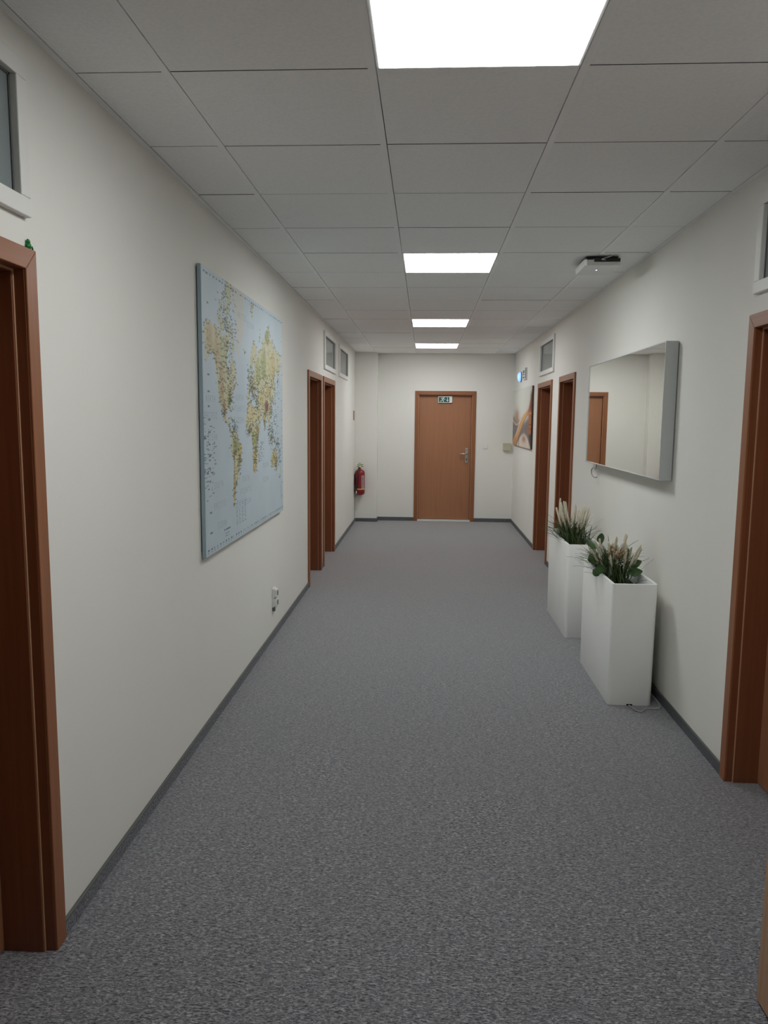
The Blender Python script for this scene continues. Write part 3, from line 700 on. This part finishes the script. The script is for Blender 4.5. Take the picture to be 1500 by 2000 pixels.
def flat_poly(bm, pts, y, th, sx=1.0):
    a = [bm.verts.new((p[0], y, p[1])) for p in pts]; b = [bm.verts.new((p[0], y + th, p[1])) for p in pts]
    bm.faces.new(a); bm.faces.new(b[::-1])
    for i in range(len(a)): bm.faces.new((a[i], b[i], b[(i + 1) % len(a)], a[(i + 1) % len(a)]))
sx0, sz0, sw, shh = 0.192, 1.885, 0.222, 0.103
ys = YE + 0.030
t = thing('exit_sign', 'emergency exit sign with running figure and down arrow at the top of the end door', 'exit sign', (sx0 + sw / 2, YE + 0.05, sz0))
bxo('housing', (sx0, sx0 + sw, ys, YE + 0.0595, sz0, sz0 + shh), M['signwhite'], t, bevel=0.003)
bxo('green_field', (sx0 + 0.009, sx0 + 0.176, ys - 0.001, ys + 0.002, sz0 + 0.010, sz0 + 0.091), M['signgreen'], t)
def S(u, v): return (sx0 + 0.009 + u * 0.167, sz0 + 0.010 + v * 0.081)
bm = bmesh.new()
def limb(pts, w_):
    P = [Vector(S(*p)) for p in pts]
    for a, b in zip(P, P[1:]):
        d = (b - a).normalized(); n_ = Vector((-d.y, d.x)) * w_ / 2; e = d * w_ * .3
        flat_poly(bm, [tuple(a - e + n_), tuple(b + e + n_), tuple(b + e - n_), tuple(a - e - n_)], ys - 0.002, 0.001)
cxh, czh = S(.50, .90)
flat_poly(bm, [(cxh + .0075 * math.cos(k * PI / 6), czh + .0075 * math.sin(k * PI / 6)) for k in range(12)], ys - 0.002, 0.001)
limb([(.44, .80), (.33, .42)], .016); limb([(.44, .76), (.28, .82), (.22, .66)], .007); limb([(.45, .72), (.52, .52), (.62, .56)], .007)
limb([(.33, .40), (.26, .22), (.12, .22)], .010); limb([(.36, .42), (.44, .30), (.46, .06)], .010)
obj('running_figure', bm, M['signwhite'], t)
bm = bmesh.new(); flat_poly(bm, [S(.80, .95), S(.85, .95), S(.85, .45), S(.93, .45), S(.825, .08), S(.72, .45), S(.80, .45)], ys - 0.002, 0.001)
obj('down_arrow', bm, M['signwhite'], t)

# fire extinguisher sign seen edge-on
t = thing('wall_sign', 'small reddish sign seen edge-on on the left wall above the extinguisher', 'sign', (XL, 11.66, 1.60))
bxo('plate', (XL + 0.0005, XL + 0.006, 11.58, 11.73, 1.60, 1.745), M['signred'], t)

# ------------------------------------------------------------------ fire extinguisher
ex, ey = -1.018, 11.795
t = thing('fire_extinguisher', 'red fire extinguisher with yellow strap hanging in the far left corner', 'fire extinguisher', (ex, ey, 0.435))
bm = bmesh.new(); R_ = 0.080
lathe(bm, [(0.045, .437), (.060, .440), (.074, .452), (R_, .475), (R_, .770), (.077, .795), (.066, .815), (.045, .828), (.022, .835), (.02, .845)], ex, ey)
cyl = obj('cylinder', bm, M['red'], t, smooth=True)
bm = bmesh.new(); lathe(bm, [(R_ + .002, .520), (R_ + .003, .522), (R_ + .003, .536), (R_ + .002, .538)], ex, ey); obj('strap', bm, M['yellow'], t, smooth=True)
bm = bmesh.new(); lathe(bm, [(.018, .840), (.018, .862), (.022, .864), (.022, .880), (.012, .885)], ex, ey, 16)
obj('valve', bm, M['alu'], t, smooth=True)
bm = bmesh.new(); box(bm, ex - .045, ex + .055, ey - .010, ey + .010, .878, .888); box(bm, ex - .04, ex + .05, ey - .009, ey + .009, .906, .914); box(bm, ex - .012, ex + .012, ey - .012, ey + .012, .884, .914)
obj('squeeze_handle', bm, M['dark'], t, bevel=0.002)
bm = bmesh.new(); box(bm, ex - .018, ex + .014, ey - .016, ey - .012, .870, .940); box(bm, ex + .0, ex + .028, ey - .018, ey - .014, .862, .905); obj('inspection_tag', bm, M['lime'], t)
bm = bmesh.new(); tube(bm, spline([(ex - .01, ey - .03, .865), (ex - .022, ey - .082, .82), (ex - .028, ey - .094, .74), (ex - .035, ey - .094, .62), (ex - .052, ey - .085, .52), (ex - .060, ey - .075, .46)]), 0.0115, 10)
obj('hose', bm, M['dark'], t, smooth=True)
bm = bmesh.new(); box(bm, ex - .052, ex - .038, ey - .105, ey - .098, .462, .505); obj('nozzle_clip', bm, M['signwhite'], t)
# label panel wrapped on the right of the cylinder
bm = bmesh.new()
for (z0, z1) in ((.53, .745),):
    ang = [(-68 + k * 5) * PI / 180 for k in range(9)]
    ro = R_ + .0012
    a = [bm.verts.new((ex + ro * math.cos(q), ey + ro * math.sin(q), z0)) for q in ang]; b = [bm.verts.new((ex + ro * math.cos(q), ey + ro * math.sin(q), z1)) for q in ang]
    for i in range(8): bm.faces.new((a[i], a[i + 1], b[i + 1], b[i]))
lb = obj('label', bm, M['label'], t, smooth=True)
bm = bmesh.new(); r2 = random.Random(3); ro = R_ + .0022
for k in range(15):
    z = .548 + k * .0125; q0 = math.radians(-64 + r2.random() * 5); q1 = math.radians(-50 + r2.random() * 14)
    vv = [bm.verts.new((ex + ro * math.cos(q), ey + ro * math.sin(q), zz)) for q, zz in ((q0, z), (q1, z), (q1, z + .006), (q0, z + .006))]
    bm.faces.new(vv)
obj('label_print', bm, M['red'], lb)
bm = bmesh.new(); box(bm, XL, XL + .008, ey - .02, ey + .02, .60, .76); box(bm, XL, ex - R_ + .004, ey - .015, ey + .015, .74, .75); obj('bracket', bm, M['seal'], t)
bm = bmesh.new(); tube(bm, [(XL + .004, 11.84, .056), (XL + .004, 11.835, .42)], .003, 6)
tag(obj('wall_cable', bm, M['seal'], smooth=True), 'thin grey cable running down the corner below the fire extinguisher', 'cable')

# ------------------------------------------------------------------ right wall devices near the corner
t = thing('beacon_light', 'glowing blue oval beacon on the right wall above the orange canvas', 'beacon light', (XR, 11.25, 2.17))
bm = bmesh.new(); lathe(bm, [(.075, 0), (.075, .012), (.07, .014)], 0, 0); 
bm.transform(Matrix.Translation((XR, 11.30, 2.25)) @ Matrix.Rotation(-PI / 2, 4, 'Y'))
obj('base_ring', bm, M['seal'], t, smooth=True)
bm = bmesh.new(); lathe(bm, [(.068, .012), (.068, .028), (.060, .042), (.044, .052), (.02, .057), (.005, .058)], 0, 0)
bm.transform(Matrix.Translation((XR, 11.30, 2.25)) @ Matrix.Rotation(-PI / 2, 4, 'Y'))
obj('lens', bm, M['blue'], t, smooth=True)
t = thing('wall_panel', 'small grey control panel on the right wall next to the blue beacon', 'control panel', (XR, 10.75, 2.17))
bxo('housing', (XR - .035, XR, 10.66, 10.90, 2.185, 2.345), M['whiteplastic'], t, bevel=0.004)
bm = bmesh.new()
for z0, z1 in ((2.205, 2.225), (2.245, 2.262), (2.272, 2.31)): box(bm, XR - .0365, XR - .034, 10.70, 10.86, z0, z1)
box(bm, XR - .028, XR - .022, 10.6585, 10.661, 2.20, 2.33)
obj('display', bm, M['seal'], t)

# ------------------------------------------------------------------ socket on left wall
t = thing('wall_socket', 'white double power socket low on the left wall below the map', 'power socket', (XL, 5.42, 0.225))
bxo('plate', (XL, XL + .012, 5.375, 5.462, .232, .372), M['whiteplastic'], t, bevel=0.003)
for z in (.300, .306 - .076 + .0):
    o = bxo('outlet', (XL + .010, XL + .034, 5.383, 5.454, z + .004, z + .066), M['whiteplastic'], t, bevel=0.006)
    bm = bmesh.new(); tube(bm, [(XL + .0335, 5.4185, z + .035), (XL + .0355, 5.4185, z + .035)], .019, 16)
    obj('recess', bm, M['seal'], o)
bm = bmesh.new(); box(bm, XL, XL + .02, 5.375, 5.40, .205, .232); obj('cable_entry', bm, M['seal'], t)

# ------------------------------------------------------------------ access point on the ceiling
t = thing('access_point', 'white wireless access point mounted under the ceiling on the right', 'access point', (1.098, 5.085, H))
bm = bmesh.new()
pr_ = [(-.116, -.10), (-.100, -.125), (.100, -.125), (.116, -.10), (.120, .19), (.095, .215), (-.095, .215), (-.120, .19)]
def slab(bm, pts, z0, z1, sc0=1.0, sc1=1.0):
    a = [bm.verts.new((p[0] * sc0, p[1] * sc0, z0)) for p in pts]; b = [bm.verts.new((p[0] * sc1, p[1] * sc1, z1)) for p in pts]
    bm.faces.new(a[::-1]); bm.faces.new(b)
    for i in range(len(a)): bm.faces.new((a[i], a[(i + 1) % len(a)], b[(i + 1) % len(b)], b[i]))
slab(bm, pr_, -.062, -.020, .96, 1.0)
RT = Matrix.Translation((1.098, 5.085, H)) @ Matrix.Rotation(math.radians(-1), 4, 'Z')
bm.transform(RT); shell = obj('shell', bm, M['whiteplastic'], t, bevel=0.006, seg=3)
bm = bmesh.new(); box(bm, -.10, .10, -.09, .15, -.021, -.004); bm.transform(RT); obj('mounting_plate', bm, M['dark'], t)
bm = bmesh.new(); box(bm, -.055, .105, -.128, -.118, -.040, -.019); box(bm, -.10, -.060, -.127, -.118, -.027, -.019); bm.transform(RT); obj('port_recess', bm, M['dark'], t)
bm = bmesh.new(); tube(bm, spline([(.02, -.125, -.030), (-.01, -.132, -.026), (.04, -.15, -.012), (.05, -.13, .000)]), .0025, 6); bm.transform(RT); obj('patch_cable', bm, M['whiteplastic'], t, smooth=True)
bm = bmesh.new(); tube(bm, [(-.01, .03, -.0600), (-.01, .03, -.0635)], .005, 10); bm.transform(RT); obj('status_led', bm, M['led'], t)

# ------------------------------------------------------------------ tiny toy on door frame
fx, fy, fz = XL + 0.006, 2.096, DTOP
t = thing('toy_figure', 'tiny green toy figure sitting on the corner of the left door frame', 'toy', (fx, fy, fz))
bm = bmesh.new()
bmesh.ops.create_uvsphere(bm, u_segments=14, v_segments=10, radius=.0085, matrix=Matrix.Translation((fx, fy, fz + .0085)) @ Matrix.Diagonal((1, 1, 1.1, 1)))
bmesh.ops.create_uvsphere(bm, u_segments=14, v_segments=10, radius=.006, matrix=Matrix.Translation((fx, fy, fz + .020)))
for d in (-.003, .003): bmesh.ops.create_uvsphere(bm, u_segments=8, v_segments=6, radius=.0022, matrix=Matrix.Translation((fx, fy + d, fz + .0255)))
for d in (-1, 1): tube(bm, [(fx, fy + d * .006, fz + .006), (fx + .004, fy + d * .012, fz + .009), (fx + .005, fy + d * .013, fz + .001)], .003, 8)
obj('body', bm, M['frog'], t, smooth=True)

# ------------------------------------------------------------------ planters
def planter(y0, y1, label, notch):
    x0, x1 = 1.066, 1.312; h = 0.708; tp = 0.004; rt = 0.016
    t = thing('planter', label, 'planter', ((x0 + x1) / 2, (y0 + y1) / 2, 0), group='tall white planters by the right wall')
    bm = bmesh.new()
    o0 = [(x0, y0), (x1, y0), (x1, y1), (x0, y1)]; o1 = [(x0 - tp, y0 - tp), (x1 + tp, y0 - tp), (x1 + tp, y1 + tp), (x0 - tp, y1 + tp)]
    i1 = [(x0 - tp + rt, y0 - tp + rt), (x1 + tp - rt, y0 - tp + rt), (x1 + tp - rt, y1 + tp - rt), (x0 - tp + rt, y1 + tp - rt)]
    rings = [[bm.verts.new((a, b, z)) for a, b in q] for q, z in ((o0, 0.001), (o1, h), (i1, h), ([(a, b) for a, b in i1], h - .17))]
    for A1, B1 in zip(rings, rings[1:]):
        for k in range(4): bm.faces.new((A1[k], A1[(k + 1) % 4], B1[(k + 1) % 4], B1[k]))
    bm.faces.new(rings[0][::-1]); bm.faces.new(rings[-1])
    # round the upright edges more than the rim
    ed = [e for e in bm.edges if abs(e.verts[0].co.z - e.verts[1].co.z) > .5]
    bmesh.ops.bevel(bm, geom=ed, offset=.022, segments=5, profile=.5, affect='EDGES')
    o = obj('planter_body', bm, M['polyethylene'], t, bevel=0.004, seg=2, smooth=False)
    for p in o.data.polygons: p.use_smooth = abs(p.normal.z) < .5
    bxo('soil', (x0 + .014, x1 - .014, y0 + .014, y1 - .014, h - .12, h - .085), M['soil'], t)
    if notch:
        bm = bmesh.new(); box(bm, 1.172, 1.206, y0 - .001, y0 + .01, 0.001, .010); obj('cable_notch', bm, M['dark'], t, bevel=0.001)
    return t
planter(4.228, 5.022, 'tall white planter nearer the camera, with the notch and cable at its foot', True)
planter(5.575, 6.42, 'tall white planter farther from the camera, half hidden behind the nearer one', False)
bm = bmesh.new()
tube(bm, spline([(1.186, 4.223, .006), (1.190, 4.20, .005), (1.205, 4.150, .005), (1.228, 4.128, .005), (1.252, 4.150, .005), (1.275, 4.178, .005), (1.305, 4.178, .005), (1.340, 4.178, .006), (1.358, 4.22, .008), (1.362, 4.30, .010), (1.362, 4.40, .01)]), 0.0036, 8)
tag(obj('power_cable', bm, M['cable'], smooth=True), 'thin grey power cable on the carpet at the foot of the nearer planter', 'cable')

# ------------------------------------------------------------------ plants
def blade_curve(base, az, lean, L, droop, n=9):
    """arc that starts upright and bends over"""
    pts = []; p = Vector(base); d_h = Vector((math.cos(az), math.sin(az), 0))
    ang = lean
    for i in range(n + 1):
        pts.append(p.copy()); st_ = L / n
        p = p + (Vector((0, 0, math.cos(ang))) + d_h * math.sin(ang)) * st_
        ang += droop / n
    return pts
XMAX, XMIN = XR - 0.012, 0.95
def blade(bm, base, az, lean, L, droop, w_):
    pts = blade_curve(base, az, lean, L, droop)
    side = Vector((-math.sin(az), math.cos(az), 0)); tw = random.uniform(-.8, .8)
    side = (side * math.cos(tw) + Vector((0, 0, 1)) * math.sin(tw) * .3).normalized()
    prev = None
    for i, p in enumerate(pts):
        p.x = min(p.x, XMAX)
        k = i / (len(pts) - 1); ww = w_ * (0.55 + .9 * k) * (1 - k) ** .6 + .0004
        ridge = Vector((0, 0, -w_ * .25))
        a, c, b = bm.verts.new(p - side * ww), bm.verts.new(p + ridge), bm.verts.new(p + side * ww)
        if prev:
            bm.faces.new((prev[0], prev[1], c, a)); bm.faces.new((prev[1], prev[2], b, c))
        prev = (a, c, b)
def spike_mesh():
    bm = bmesh.new(); n = 10; rings = []
    prof = [(0, .0016), (.015, .0045), (.04, .0062), (.08, .0066), (.11, .0062), (.132, .0052), (.14, .0028)]
    pts = [Vector((0.010 * (z / .14) ** 2, 0, z)) for z, r in prof]
    tube(bm, pts, [r for z, r in prof], 9)
    for v in bm.verts: v.co += Vector((random.uniform(-1, 1), random.uniform(-1, 1), 0)) * .0012
    # fluffy bristles
    for k in range(70):
        z = random.uniform(.015, .132); a = random.uniform(0, 2 * PI); r = .0065
        c = Vector((0.010 * (z / .14) ** 2 + r * math.cos(a), r * math.sin(a), z)); tip = c + Vector((math.cos(a) * .006, math.sin(a) * .006, .009))
        s_ = Vector((-math.sin(a), math.cos(a), 0)) * .0012
        bm.faces.new([bm.verts.new(c - s_), bm.verts.new(c + s_), bm.verts.new(tip)])
    me = bpy.data.meshes.new('flower_spike'); bm.to_mesh(me); bm.free(); me.materials.append(M['spike'])
    for p in me.polygons: p.use_smooth = True
    return me
SPIKE = spike_mesh()
def leaf_mesh():
    bm = bmesh.new(); rows = []
    n = 8
    for i in range(n + 1):
        k = i / n; w_ = .030 * math.sin(PI * min(1, k * .93 + .04)) ** .8; z = -.018 * (k - .3) ** 2 * 3
        rows.append([bm.verts.new((k * .085, s_ * w_, z + abs(s_) * .007)) for s_ in (-1, -.5, 0, .5, 1)])
    for a, b in zip(rows, rows[1:]):
        for j in range(4): bm.faces.new((a[j], a[j + 1], b[j + 1], b[j]))
    tube(bm, [(-.05, 0, -.012), (-.02, 0, -.004), (.0, 0, 0)], .0015, 5)
    me = bpy.data.meshes.new('broad_leaf'); bm.to_mesh(me); bm.free(); me.materials.append(M['leafb'])
    for p in me.polygons: p.use_smooth = True
    return me
LEAF = leaf_mesh()
def add_child(name, me, parent, mw):
    o = bpy.data.objects.new(name, me); C.objects.link(o); o.parent = parent
    o.matrix_parent_inverse = parent.matrix_basis.inverted(); o.matrix_basis = mw
    return o
def aim(p, d, roll=0, axis='Z'):
    q = Vector(d).to_track_quat(axis, 'Y'); return Matrix.Translation(p) @ q.to_matrix().to_4x4() @ Matrix.Rotation(roll, 4, axis)

def plant(cx, cy, z0, label, sx, sy, nb, lean_bias, spikes, seed):
    random.seed(seed)
    t = thing('artificial_plant', label, 'plant', (cx, cy, z0))
    bm = bmesh.new()
    for k in range(nb):
        bx_, by = cx + random.gauss(0, sx), cy + random.gauss(0, sy)
        bx_ = min(max(bx_, 1.10), 1.275)
        az = random.uniform(0, 2 * PI) if random.random() < .55 else random.choice([PI, -PI / 2, PI * .85, PI * 1.2]) + random.gauss(0, .5)
        blade(bm, (bx_, by, z0), az, abs(random.gauss(.16, .16)), random.uniform(.16, .29), random.uniform(.2, 1.15), random.uniform(.0035, .0062))
    for k in range(nb // 9):   # long arching ones
        az = random.choice([PI, PI * .9, PI * 1.15, -PI / 2, 0.2, PI / 2]) + random.gauss(0, .35)
        blade(bm, (cx + random.gauss(0, sx * .6), cy + random.gauss(0, sy * .8), z0 + .02), az, random.uniform(.25, .6), random.uniform(.26, .36), random.uniform(.8, 1.35), .0042)
    obj('grass_blades', bm, M['leafd'], t)
    bm = bmesh.new()
    for k in range(nb // 14):
        az = random.choice([PI, PI * 1.1, -PI / 2, 0.3]) + random.gauss(0, .5)
        blade(bm, (cx + random.gauss(0, sx * .6), cy + random.gauss(0, sy * .8), z0 + .02), az, random.uniform(.2, .5), random.uniform(.24, .34), random.uniform(.5, 1.5), .0042)
    obj('yellowed_blades', bm, M['leafy'], t)
    sb = bmesh.new()
    for (dx, dy, hz, lx, ly, sc) in spikes:
        p = Vector((cx + dx, cy + dy, z0 + hz)); d = Vector((lx, ly, 1)).normalized()
        base = Vector((cx + dx * .3, cy + dy * .5, z0))
        tube(sb, [base, base.lerp(p, .6) + Vector((0, 0, .02)), p + d * .01], .0014, 5)
        mw = aim(p, d, random.uniform(0, 6.28)) @ Matrix.Scale(sc, 4)
        add_child('flower_spike', SPIKE, t, mw)
    obj('stems', sb, M['stem'], t)
    return t
z0 = .60
random.seed(11)
sp1 = [(-.04 + .16 * i / 12 * 1 - .03, random.uniform(-.14, .12), random.uniform(.13, .19), -.25 + .6 * i / 12 + random.gauss(0, .08), random.gauss(-.05, .12), random.uniform(.85, 1.15)) for i in range(13)]
sp1 += [(-.085, -.08, .12, -.45, -.1, 1.0), (-.07, -.12, .10, -.35, -.25, .95), (-.045, -.16, .10, -.1, -.3, 1.0), (.03, -.15, .12, .05, -.25, 1.05), (-.09, -.03, .13, -.5, 0, 1), (.05, -.08, .13, .1, -.1, 1.1), (.0, -.12, .13, -.1, -.2, 1.1)]
p1 = plant(1.165, 4.66, z0, 'artificial grass arrangement with broad leaves and cream spikes in the nearer planter', .034, .075, 330, 0, sp1, 21)
sp2 = [(-.10, -.06, .19, -.30, -.05, 1.15), (-.085, -.02, .22, -.18, .02, 1.15), (-.095, .04, .24, -.10, 0, 1.2), (-.065, .0, .20, -.18, 0, 1.15), (-.045, .05, .23, -.14, .05, 1.1), (-.06, -.08, .16, -.35, -.1, 1.15), (-.03, -.06, .18, -.22, 0, 1.15),
       (.0, 0, .17, .0, 0, 1.1), (.02, -.08, .16, .10, -.05, 1.15), (.035, .03, .17, .12, 0, 1.1), (.05, -.04, .17, .22, -.05, 1.15), (.065, .05, .18, .28, 0, 1.15), (.08, -.02, .17, .40, 0, 1.0), (.03, .1, .2, .1, .1, 1.1), (.07, .1, .2, .2, .1, 1.1), (.085, .02, .2, .35, 0, 1.0), (-.02, .12, .22, -.1, .1, 1.1), (.01, -.12, .14, .02, -.2, 1.1)]
p2 = plant(1.175, 5.98, z0, 'artificial grass arrangement with cream spikes only, in the farther planter', .040, .09, 330, 0, sp2, 31)
# extra foliage in the nearer planter
random.seed(5)
for (x, y, z, dx, dy, dz, sc, ro) in ((1.085, 4.60, .795, -.9, -.3, -.2, 1.25, .3), (1.10, 4.72, .83, -.7, .1, .35, 1.2, .9), (1.125, 4.74, .85, -.1, .0, 1, 1.0, .2), (1.245, 4.62, .775, .15, -.1, 1, 1.15, 1.2), (1.105, 4.50, .745, -1, -.3, -.15, 1.15, .1),
                                  (1.075, 4.52, .735, -.8, -.4, -.6, .95, .5), (1.15, 4.56, .76, -.2, -.8, .3, .9, .1), (1.26, 4.60, .745, .7, -.4, .3, 1.1, .2), (1.24, 4.52, .72, .9, -.5, .1, 1.1, .1), (1.12, 4.55, .77, -.5, -.6, .2, 1.0, .6)):
    d = Vector((dx, dy, dz)).normalized()
    add_child('broad_leaf', LEAF, p1, aim((x - .015, y, z), d, ro, 'X') @ Matrix.Scale(sc * .85, 4))
bm = bmesh.new()
for (hx, hy, hz) in ((1.135, 4.52, .845), (1.155, 4.50, .83), (1.14, 4.54, .865), (1.17, 4.52, .82), (1.12, 4.55, .83), (1.18, 4.51, .84)):
    for k in range(20):
        d = Vector((random.gauss(0, 1), random.gauss(0, 1), random.gauss(.3, 1))).normalized(); c = Vector((hx, hy, hz)) + d * .018
        u_ = d.orthogonal().normalized() * .009; v_ = d.cross(u_)
        bm.faces.new([bm.verts.new(c - u_ + d * .004), bm.verts.new(c - v_), bm.verts.new(c + u_ + d * .004), bm.verts.new(c + v_)])
obj('dried_flower_head', bm, M['hydrangea'], p1)
bm = bmesh.new()
for k in range(26):
    c = Vector((random.gauss(1.165, .02), random.gauss(4.50, .02), random.gauss(.775, .014))); bmesh.ops.create_icosphere(bm, subdivisions=1, radius=random.uniform(.0025, .0045), matrix=Matrix.Translation(c))
o = obj('small_white_flowers', bm, M['petal'], p1); o['kind'] = 'stuff'

# ------------------------------------------------------------------ cabinet at the right edge, foreground
cx0, cy0, cy1, ch = 0.952, 0.95, 1.995, 0.82
t = thing('cabinet', 'tan wooden cabinet cut off by the lower right edge of the photo', 'cabinet', ((cx0 + XR) / 2, (cy0 + cy1) / 2, 0))
bxo('carcass', (cx0 + 0.004, XR - 0.013, cy0, cy1, 0.012, ch), M['beech'], t, bevel=0.002)
bxo('plinth', (cx0 + 0.010, XR - 0.02, cy0 + .01, cy1 - 0.006, 0, 0.012), M['dark'], t)
bxo('cabinet_top', (cx0 - 0.002, XR - 0.013, cy0 - 0.004, cy1 + 0.001, ch, ch + 0.022), M['beech'], t, bevel=0.002)
bxo('side_panel', (cx0, XR - 0.012, cy1 - .018, cy1, 0.008, ch), M['beech'], t, bevel=0.002)
for a, b in ((cy0 + .003, (cy0 + cy1) / 2 - .012), ((cy0 + cy1) / 2 - .009, cy1 - .019)):
    d = bxo('cabinet_door', (cx0 - .001, cx0 + .017, a, b, 0.012, ch - .003), M['beech'], t, bevel=0.001)
    m_ = (cy0 + cy1) / 2; hy = b - .05 if b < m_ else a + .05
    bm = bmesh.new(); tube(bm, [(cx0, hy, .62), (cx0 - .018, hy, .625), (cx0 - .018, hy, .695), (cx0, hy, .70)], .004, 8); obj('knob', bm, M['alu'], d, smooth=True)
